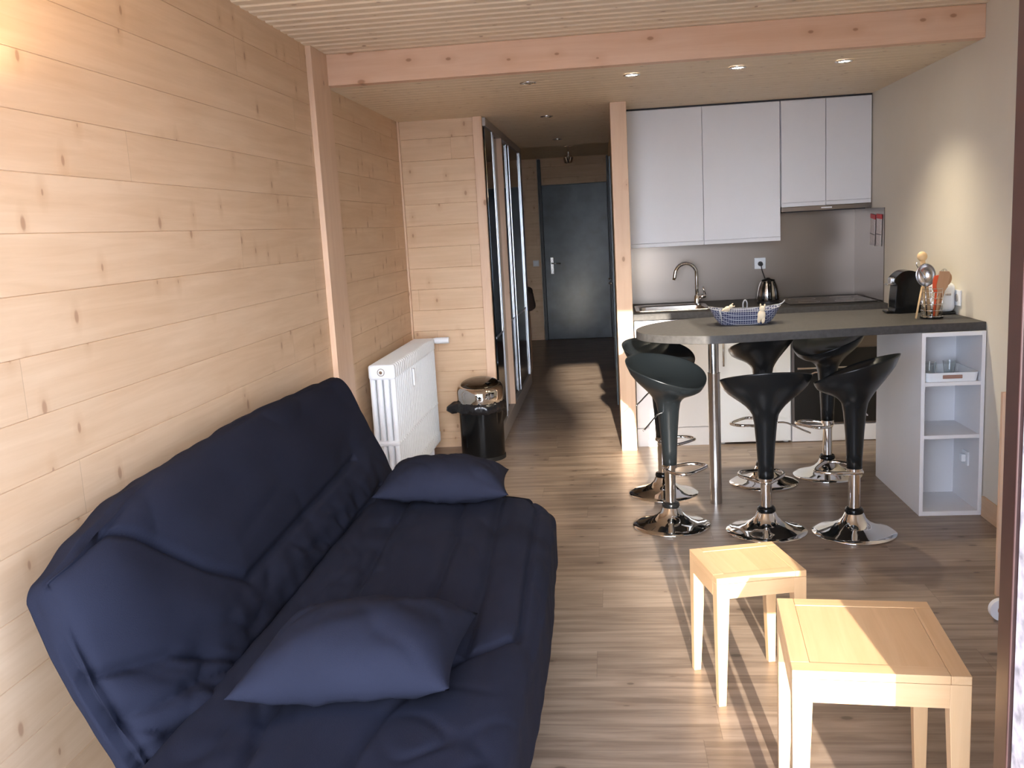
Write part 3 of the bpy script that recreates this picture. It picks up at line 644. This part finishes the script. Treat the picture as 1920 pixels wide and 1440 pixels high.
# wall sconce just left of the picture
t = thing('wall_sconce', 'half-bowl uplight on the pine wall above the sofa, shining at the top left', 'lamp', (XL, 1.75, 1.84))
bm = B(); n = 16
rings = []
for r, z in ((.02, -.09), (.07, -.07), (.11, -.03), (.12, .02), (.115, .02), (.105, -.03), (.065, -.066), (.02, -.084)):
    rings.append([bm.verts.new((r*math.sin(PI*k/n), -r*math.cos(PI*k/n), z)) for k in range(n+1)])
for a, b in zip(rings, rings[1:]):
    for k in range(n): bm.faces.new((a[k], a[k+1], b[k+1], b[k]))
obj('shade', bm, m_shade, t, smooth=True); obj('back_plate', BX(0, .01, -.05, .05, -.09, .01), m_whitemat, t)
l = bpy.data.lights.new('sconce_bulb', 'POINT'); l.energy = 34; l.color = (1, .76, .46); l.shadow_soft_size = .02
lo = bpy.data.objects.new('sconce_bulb', l); C.objects.link(lo); lo.parent = t; lo.location = (.055, 0, -.01)

# ------------------------------------------------------------------ bar stools
def make_stool():
    t = thing('bar_stool', '', 'bar stool')
    bm = B(); lathe(bm, [(.185, .0005), (.192, .004), (.19, .008), (.165, .017), (.135, .026), (.10, .038), (.072, .054), (.053, .074), (.044, .095), (.04, .10)], 64)
    obj('base', bm, m_chrome, t, smooth=True)
    obj('base_collar', lathe(B(), [(.037, .098), (.043, .102), (.043, .112), (.038, .122), (.03, .124)], 32), m_blackpl, t, smooth=True, auto=50)
    obj('column', lathe(B(), [(.0265, .12), (.0265, .40)], 32), m_chrome, t, smooth=True, auto=40)
    U = thing('x', '', ''); 
    # seat: tulip shell
    bm = B(); n = 72
    prof = [(0, 1.0), (.008, .99), (.02, .962), (.044, .90), (.065, .80), (.084, .69), (.105, .555), (.124, .445), (.145, .355), (.164, .30), (.204, .262), (.31, .215), (.40, .188), (.475, .172)]
    inner = [(.001, .982), (.012, .945), (.034, .84), (.055, .68), (.070, .48), (.079, .25), (.082, .02)]
    rings = []
    def ring(drop, rf, inn=False):
        wgt = max(0, 1-drop/.17) if not inn else 1-drop/.082*.75
        wgt = wgt*wgt*(3-2*wgt) if not inn else wgt
        vs = []
        for k in range(n):
            a = 2*PI*k/n; c_, s_ = math.cos(a), math.sin(a)
            rx = .19 if c_ > 0 else .18; ry = .213
            k2 = rf; rr = 1/math.sqrt((c_/rx)**2+(s_/ry)**2)
            base = .2*rf; r = base*(1-min(1, rf*1.3))+rr*rf*min(1, rf*1.3)
            z = .775-drop+wgt*(-.066*c_+.012*s_*s_-.010*max(0, c_)**2)
            vs.append(bm.verts.new((r*c_-.012*wgt, r*s_, z)))
        return vs
    for d, rf in inner[::-1]: rings.append(ring(d, rf, True))
    for d, rf in prof: rings.append(ring(d, rf))
    for a, b in zip(rings, rings[1:]):
        for k in range(n): bm.faces.new((a[k], a[(k+1) % n], b[(k+1) % n], b[k]))
    bm.faces.new(rings[0][::-1]); bm.faces.new(rings[-1])
    seat = obj('seat', bm, m_stool, t, smooth=True)
    obj('seat_ring', lathe(B(), [(.0355, .285), (.0355, .302), (.03, .302), (.03, .285)], 32), m_chrome, seat, smooth=True, auto=40)
    fr = smooth_path([(-.03, .012, .284), (0, .034, .284), (.04, .075, .29), (.08, .102, .292), (.125, .104, .293), (.158, .08, .293), (.165, 0, .293), (.158, -.08, .293), (.125, -.104, .293), (.08, -.102, .292), (.04, -.075, .29), (0, -.034, .284), (-.03, -.012, .284)], 6, True)
    obj('footrest', tube(B(), fr, .0085, 12, closed=True), m_chrome, t, smooth=True)
    obj('height_lever', tube(B(), smooth_path([(0, -.045, .57), (0, -.10, .565), (0, -.17, .53), (0, -.21, .512)], 4), .004, 8), m_chrome, t, smooth=True)
    bpy.data.objects.remove(U)
    return t
st = make_stool()
stools = [(.267, 4.485, -38, .012, 'black bar stool in front row, left one, its bowl open to the room'),
          (.712, 4.372, 93, -.038, 'black bar stool in front row, middle one, with its back to the room'),
          (1.108, 4.325, 150, .012, 'black bar stool in front row, right one, beside the shelf unit'),
          (.262, 5.045, -42, .022, 'black bar stool behind the left front stool, under the rounded bar end'),
          (.835, 5.21, 142, .05, 'black bar stool behind the middle front stool, nearest the fridge'),
          (1.215, 5.335, 212, .022, 'black bar stool in front of the oven, its seat catching lamp reflections')]
src = [st]+[None]*5
for i in range(1, 6): src[i] = copy_tree(st)
for (x, y, a, dz, lab), o in zip(stools, src):
    o.location = (x, y, 0); o.rotation_euler = (0, 0, math.radians(a)); o['label'] = lab; o['group'] = 'black and chrome bar stools around the bar'
    for ch in o.children:
        if ch.name.split('.')[0] in ('seat', 'footrest', 'height_lever'): ch.location.z = dz

# ------------------------------------------------------------------ nest tables
def table(label, c, w_, d_, h, rot, lt, lb, ap):
    t = thing('side_table', label, 'side table', (c[0], c[1], 0), rot, 'oak side tables')
    hx, hy = w_/2, d_/2; e = .036*w_/.29 if w_ < .3 else .042; g = .0008
    g = .0003
    obj('top_panel', BX(-hx+e+g, hx-e-g, -hy+e+g, hy-e-g, h-.018, h-.0012), m_table, t, bevel=.0012)
    obj('top_border', BX(-hx+e, hx, hy-e, hy, h-.02, h), m_tablex, t, bevel=.0015); obj('top_border', BX(-hx, hx-e, -hy, -hy+e, h-.02, h), m_tablex, t, bevel=.0015)
    obj('top_border', BX(-hx, -hx+e-g, -hy+e+g, hy, h-.02, h), m_table, t, bevel=.0015); obj('top_border', BX(hx-e+g, hx, -hy, hy-e-g, h-.02, h), m_table, t, bevel=.0015)
    for s in (-1, 1):
        obj('apron', BX(-hx+lt, hx-lt, min(s*hy, s*(hy-.018)), max(s*hy, s*(hy-.018)), h-.02-ap, h-.0205), m_tablex, t)
        obj('apron', BX(min(s*hx, s*(hx-.018)), max(s*hx, s*(hx-.018)), -hy+lt, hy-lt, h-.02-ap, h-.0205), m_table, t)
    for sx_ in (-1, 1):
        for sy_ in (-1, 1):
            bm = B(); rings = []
            for z, l_ in ((0, lb), (h-.02-ap, lt), (h-.0205, lt)):
                x0, y0 = sx_*hx, sy_*hy
                rings.append([bm.verts.new(p) for p in ((x0, y0, z), (x0-sx_*l_, y0, z), (x0-sx_*l_, y0-sy_*l_, z), (x0, y0-sy_*l_, z))])
            bm.faces.new(rings[0]); bm.faces.new(rings[-1])
            for a, b in zip(rings, rings[1:]):
                for k in range(4): bm.faces.new((a[k], a[(k+1) % 4], b[(k+1) % 4], b[k]))
            obj('leg', bm, m_tablez, t, bevel=.0015)
    return t
table('smaller light oak side table, farther from the viewer', (.402, 2.876), .285, .272, .42, math.radians(12.5), .040, .024, .048)
table('larger light oak side table at the lower right', (.577, 2.153), .372, .405, .50, math.radians(-5.3), .044, .027, .055)

# ------------------------------------------------------------------ radiator
R = thing('radiator', 'white column radiator on the pine wall between sofa and bin', 'radiator', (-1.245, 4.86, .10))
def section():
    bm = B(); n = 4; hw = .075; zt = .72
    # four round-edged columns joined by headers, in local x (depth), y thickness .044
    for k in range(n):
        x = -hw+.0185+k*(2*hw-.037)/(n-1)
        q = rslab((.032, .030, zt-.02), .0125, .012)
        me = bpy.data.meshes.new('q'); q.to_mesh(me); q.free()
        off = len(bm.verts); bm.from_mesh(me); bpy.data.meshes.remove(me); bm.verts.ensure_lookup_table()
        for v in bm.verts[off:]: v.co += Vector((x, 0, zt/2))
    for z in (.045, .27, zt-.05):
        hgt = .085 if z != .27 else .03
        q = rslab((2*hw, .043, hgt), .016, .013); me = bpy.data.meshes.new('q'); q.to_mesh(me); q.free()
        off = len(bm.verts); bm.from_mesh(me); bpy.data.meshes.remove(me); bm.verts.ensure_lookup_table()
        for v in bm.verts[off:]: v.co += Vector((0, 0, z))
    return bm
s0 = obj('radiator_section', section(), m_whitemat, R, smooth=True); s0.location = (0, .022, 0)
for k in range(1, 26):
    c = s0.copy(); C.objects.link(c); c.parent = R; c.location = (0, .022+k*.046, 0)
bm = B(); tube(bm, [(0, .004, .672), (0, -.006, .672)], .029, 24)
ep = obj('end_plug', bm, m_whitemat, R, smooth=True, auto=40)
obj('plug_ring', tube(B(), [(.019*math.cos(a*PI/12), -.0075, .672+.019*math.sin(a*PI/12)) for a in range(24)], .003, 6, closed=True), m_plinth, ep, smooth=True)
obj('plug_hex', tube(B(), [(0, -.004, .672), (0, -.016, .672)], .010, 6), m_chrome, ep)
obj('thermostatic_valve', tube(B(), [(.03, 1.20, .685), (.03, 1.26, .685), (.075, 1.262, .685), (.16, 1.262, .685)], [.014, .014, .022, .022], 16), m_whitemat, R, smooth=True, auto=50)
obj('heat_meter', BX(.0755, .088, .44, .462, .52, .62), m_whitemat, R, bevel=.003)
obj('supply_pipe', tube(B(), [(.0, 1.24, .68), (.0, 1.24, -.098)], .009, 10), m_whitemat, R, smooth=True)
for y in (.2, 1.0): obj('foot', BX(-.06, .06, y-.01, y+.01, -.0995, .01), m_whitemat, R, bevel=.004)

# ------------------------------------------------------------------ bin
BN = thing('pedal_bin', 'glossy black round bin with chrome lid in front of the niche wall', 'bin', (-.875, 5.985, 0)); BN.scale = (1, 1, 1.035)
obj('bin_body', lathe(B(), [(.142, .001), (.145, .01), (.146, .38)], 48), m_blackpl, BN, smooth=True, auto=50)
obj('bin_foot', lathe(B(), [(.15, .0), (.15, .022), (.1455, .025)], 48), m_black, BN, smooth=True, auto=50)
bm = lathe(B(), [(.150, .37), (.154, .375), (.154, .458), (.142, .480), (.128, .486)], 56)
for v in bm.verts: 
    if v.co.z > .43: v.co.z += (v.co.y/.15)*.02
obj('lid_collar', bm, m_chrome, BN, smooth=True, auto=50)
bm = B(); rings = []; n = 48
for i in range(10):
    a = i/9*PI/2; r = .127*math.cos(a*.97); z = .484+.036*math.sin(a); rings.append([bm.verts.new((r*math.cos(2*PI*k/n), r*math.sin(2*PI*k/n), z+r*math.sin(2*PI*k/n)/.15*.02)) for k in range(n)])
for a, b in zip(rings, rings[1:]):
    for k in range(n): bm.faces.new((a[k], a[(k+1) % n], b[(k+1) % n], b[k]))
bm.faces.new(rings[-1])
lid = obj('touch_lid', bm, mat('dark chrome', (.10, .09, .08), .08, 1), BN, smooth=True)
obj('push_button', lathe(B(), [(.022, 0), (.02, .003), (.01, .004)], 24), m_blackpl, lid, smooth=True).location = (.062, -.062, .499)
bm = B(); rings = []; n = 96
for j, (r, z) in enumerate(((.1475, .378), (.155, .372), (.160, .352), (.160, .332), (.153, .312), (.148, .308))):
    vs = []
    for k in range(n):
        a = 2*PI*k/n; x, y = math.cos(a), math.sin(a)
        w_ = nz(x*5, y*5, z*16)*.018*(j > 0)+nz(x*16, y*16, z*30)*.008*(j > 0); ear = .06*math.exp(-((a-PI*1.06)/.16)**2)*(0, .3, .9, 1, .7, .3)[j]
        vs.append(bm.verts.new((x*(r+abs(w_)+ear), y*(r+abs(w_)+ear), z+w_*.8-ear*.25)))
    rings.append(vs)
for a, b in zip(rings, rings[1:]):
    for k in range(n): bm.faces.new((a[k], a[(k+1) % n], b[(k+1) % n], b[k]))
obj('bin_liner', bm, m_bag, BN, smooth=True)

# ------------------------------------------------------------------ things by the right wall
t = thing('pine_panel', 'waist-high pine board standing near the door frame at the far right', 'panel', (1.547, 3.545, 0))
obj('board', BX(-.105, .105, 0, .022, 0, .80), m_post, t, bevel=.002)
t = thing('round_disc', 'round white disc on the floor half hidden by the door frame', 'disc', (1.372, 3.324, 0))
obj('disc', tube(B(), [(0, 0, .04), (.0, .022, .04)], .04, 28), m_whitemat, t, smooth=True, auto=40); obj('hub', tube(B(), [(0, -.006, .04), (0, 0, .04)], .014, 20), m_copper, t, smooth=True, auto=40)

# ------------------------------------------------------------------ sofa bed
SO = thing('sofa_bed', 'navy quilted click-clack sofa bed along the pine wall', 'sofa', (0, 0, 0))
SO.location = (-.75, 2.75, 0)
ox, oy = SO.location.x, SO.location.y
# seat mattress
seam_seat = [[(-.90, 3.66), (-.36, 3.62), (-.30, 3.45), (-.30, 3.19), (-.28, 2.74), (-.262, 2.375), (-.272, 2.30), (-.40, 2.18), (-.50, 2.02), (-.546, 1.90), (-.567, 1.75), (-.561, 1.50)],
             [(-.61, 3.60), (-.604, 3.346), (-.57, 3.09), (-.552, 2.458), (-.53, 2.1)], [(-.46, 3.60), (-.46, 3.42), (-.413, 2.67), (-.40, 2.2)],
             [(-.85, 3.62), (-.842, 3.337), (-.80, 2.42), (-.815, 1.89), (-.785, 1.60)]]
sx0, sx1, sy0, sy1, sz0, sz1 = -1.04, -.24, 1.53, 3.74, .13, .445
bm = rslab((sx1-sx0, sy1-sy0, sz1-sz0), .085, .009)
cx, cyy, cz = (sx0+sx1)/2, (sy0+sy1)/2, (sz0+sz1)/2
bm.normal_update()
for v in bm.verts:
    p = v.co+Vector((cx, cyy, cz)); nrm = v.normal.copy()
    if nrm.dot(v.co) < 0: nrm = -nrm
    # rounded far right corner in plan
    fx = (p.x-(sx1-.26))/.26; fy = (p.y-(sy1-.26))/.26
    if fx > 0 and fy > 0:
        r = math.hypot(fx, fy); m_ = max(fx, fy)
        k_ = m_/r if r > 0 else 1
        p.x = (sx1-.26)+.26*fx*(1-(1-k_)*.85); p.y = (sy1-.26)+.26*fy*(1-(1-k_)*.85)
    p.y -= .10*max(0, 1-(sx1-p.x)/.55)*max(0, (p.y-3.0)/.7)  # front corner falls short of the back one
    # front bulges in the middle of the length
    if p.x > -.45: p.x += .035*math.sin(PI*(p.y-sy0)/(sy1-sy0))*(p.x+.45)/.25-.012*min(1, (p.x+.45)/.2)
    d = 0
    if nrm.z > .3:
        d += seamf((p.x, p.y), seam_seat, .012, .016)+seamf((p.x, p.y), seam_seat, .07, .012)
        d -= .0035*fold(p.x*7+p.y*2.5, p.y*1.6-p.x*2, 11)*max(0, min(1, (p.y-2.0)))
        d += .008*nz(p.x*3.2, p.y*2.2, 0)+.004*nz(p.x*11, p.y*5, 3)
        cr = max(0, 1-abs(p.x+.86)/.18); d += cr*(.005*nz(p.x*16+p.y*4, p.y*9-p.x*9, 5)-.010*fold(p.x*11+p.y*2.2, p.y*2-p.x*4, 8))
        fr_ = max(0, 1-abs(p.x+.40)/.2)*max(0, 1-abs(p.y-1.75)/.35); d -= fr_*.010*fold(p.x*7, p.y*7, 4)
    else:
        d += .010*nz(p.x*3, p.y*2.6, p.z*5)+.005*nz(p.x*5, p.y*10, p.z*6)
    q = p+nrm*d
    q.z -= .012*max(0, (-.35-q.x))*0
    v.co = q-SO.location
obj('seat_mattress', bm, m_navy, SO, smooth=True)
# backrest mattress: local (l along y, s up the slope, t thickness)
A = Vector((-.98, 0, .465)); tdir = Vector((-.21, 0, .452)).normalized(); ndir = Vector((tdir.z, 0, -tdir.x))
by0, by1, bs0, bs1, bth = 1.745, 3.965, -.27, .50, .15
seam_back = [[(3.62, .165), (2.41, .118), (2.25, .22), (2.12, .34), (2.05, .40), (1.97, .45), (1.85, .47)],
             [(3.75, .0), (3.506, -.018), (2.6, -.035), (2.182, -.037), (2.05, .06), (1.95, .115), (1.85, .15), (1.70, .215), (1.60, .26)]]
bm = rslab((by1-by0, bs1-bs0, bth), .035, .009)
bm.normal_update()
cl, cs = (by0+by1)/2, (bs0+bs1)/2
for v in bm.verts:
    l_, s_, t_ = v.co.x+cl, v.co.y+cs, v.co.z-bth/2
    nn = v.normal.copy()
    if nn.dot(v.co) < 0: nn = -nn
    # top edge sags towards the near end, rounded near corner
    near = max(0, (2.35-l_)/.75); hi = max(0, (s_-.0)/.5)
    s2 = s_+(.028*math.sin(PI*min(1, max(0, (l_-2.0)/1.95))))*hi
    s2 -= .115*near**1.7*hi
    l2 = l_
    if near > 0: l2 += .05*max(0, (.25-s_))*near+.06*(hi**3)*near**2
    d = 0
    if nn.z > .3:
        d += seamf((l2, s2), seam_back, .012, .020)+seamf((l2, s2), seam_back, .08, .016)
        d += .012*nz(l2*1.8, s2*3, 7)
        lw = max(0, 1-max(0, l2-2.1)/.5)*max(0, min(1, (.22-s2)/.25)); c_ = s2*.9+l2*.45; e_ = l2-.5*s2; lw = max(0, min(1, (.30-c_+.72)/.12))*max(0, min(1, (2.5-l2)/.35))
        d += lw*(.012*nz(c_*5, e_*2, 2)-.026*fold(c_*9+.4*nz(e_*3, 0, 1), e_*1.7, 12)-.014*fold(c_*17+nz(e_*3, 2, 1), e_*3, 19))
        lw2 = max(0, 1-abs(s2-.02)/.12); d += lw2*(.010*nz(l2*12, s2*12, 4)-.012*fold(l2*4, s2*7+l2*3, 6))
        d -= .005*fold(l2*1.7+s2, s2*3-l2, 31)
    else: d += .012*nz(l2*3, s2*4, t_*6)+.006*nz(l2*9, s2*11, 3)
    q_ = max(0, (by0+.24-l_)/.24)
    if t_ > -bth*.9: t_ -= .115*(1-math.sqrt(max(0, 1-q_*q_)))*min(1, (t_+bth)/bth+.1)
    q3 = max(0, (s_-(bs1-.10))/.10); t_ -= .05*(1-math.sqrt(max(0, 1-q3*q3)))*(t_+bth)/bth
    p = A+Vector((0, l2+nn.x*d, 0))+tdir*(s2+nn.y*d)+ndir*(t_+nn.z*d)
    v.co = p-SO.location
obj('backrest_mattress', bm, m_navy, SO, smooth=True)
# metal frame and legs below
bm = B(); box(bm, -1.02-ox, -.26-ox, 1.62-oy, 3.62-oy, .10, .135); obj('steel_frame', bm, m_black, SO)
for x in (-.98, -.30):
    for y in (1.70, 3.52): obj('leg', tube(B(), [(x-ox, y-oy, 0), (x-ox, y-oy, .105)], .02, 14), m_black, SO, smooth=True, auto=40)

def pillow(label, corners, hgt, seed):
    """corners: far-left, far-right, near-right, near-left on the sofa"""
    c = [Vector(p) for p in corners]; cen = sum(c, Vector())/4
    t = thing('cushion', label, 'cushion', tuple(cen), 0, 'navy cushions on the sofa bed')
    bm = B(); n = 44; g = {}
    nrm = ((c[1]-c[3]).cross(c[0]-c[2])).normalized()
    if nrm.z < 0: nrm = -nrm
    for side in (1, -1):
        for i in range(n+1):
            for j in range(n+1):
                u, v = i/n*2-1, j/n*2-1
                edge = i in (0, n) or j in (0, n)
                if edge and side == -1: g[(side, i, j)] = g[(1, i, j)]; continue
                pin = 1-.075*(1-abs(u)**2.2)*abs(v)**3; piv = 1-.075*(1-abs(v)**2.2)*abs(u)**3
                uu, vv = u*piv, v*pin
                p = (c[0]*(1-uu)*(1+vv)+c[1]*(1+uu)*(1+vv)+c[2]*(1+uu)*(1-vv)+c[3]*(1-uu)*(1-vv))/4-cen
                h = ((1-abs(u)**2.6)*(1-abs(v)**2.6))**.55
                em = (1-(1-abs(u))*(1-abs(v)))
                wr = .010*nz(u*2.2+seed, v*2.2, side)*h-.016*h*fold(u*2.5+v*.7+seed, v*.9-u*.5, 3)*(.25+max(abs(u), abs(v))**3)-.008*h*fold(u*5.5+seed, v*1.6, 8)*abs(v)**2
                off = h*hgt*(1 if side == 1 else .55)*side+wr
                g[(side, i, j)] = bm.verts.new(p+nrm*off)
        for i in range(n):
            for j in range(n): bm.faces.new([g[(side, a, b)] for a, b in ((i, j), (i+1, j), (i+1, j+1), (i, j+1))])
    obj('cover', bm, m_navy, t, smooth=True)
    edge = [g_ for g_ in []]
    return t
pillow('navy cushion at the far end of the sofa bed near the radiator', [(-.94, 3.77, .525), (-.445, 3.75, .505), (-.41, 3.40, .495), (-.95, 3.40, .50)], .10, 1)
pillow('navy cushion on the middle of the sofa bed, nearer the viewer', [(-.865, 2.22, .51), (-.385, 2.34, .48), (-.385, 1.88, .50), (-.885, 1.83, .505)], .118, 5)
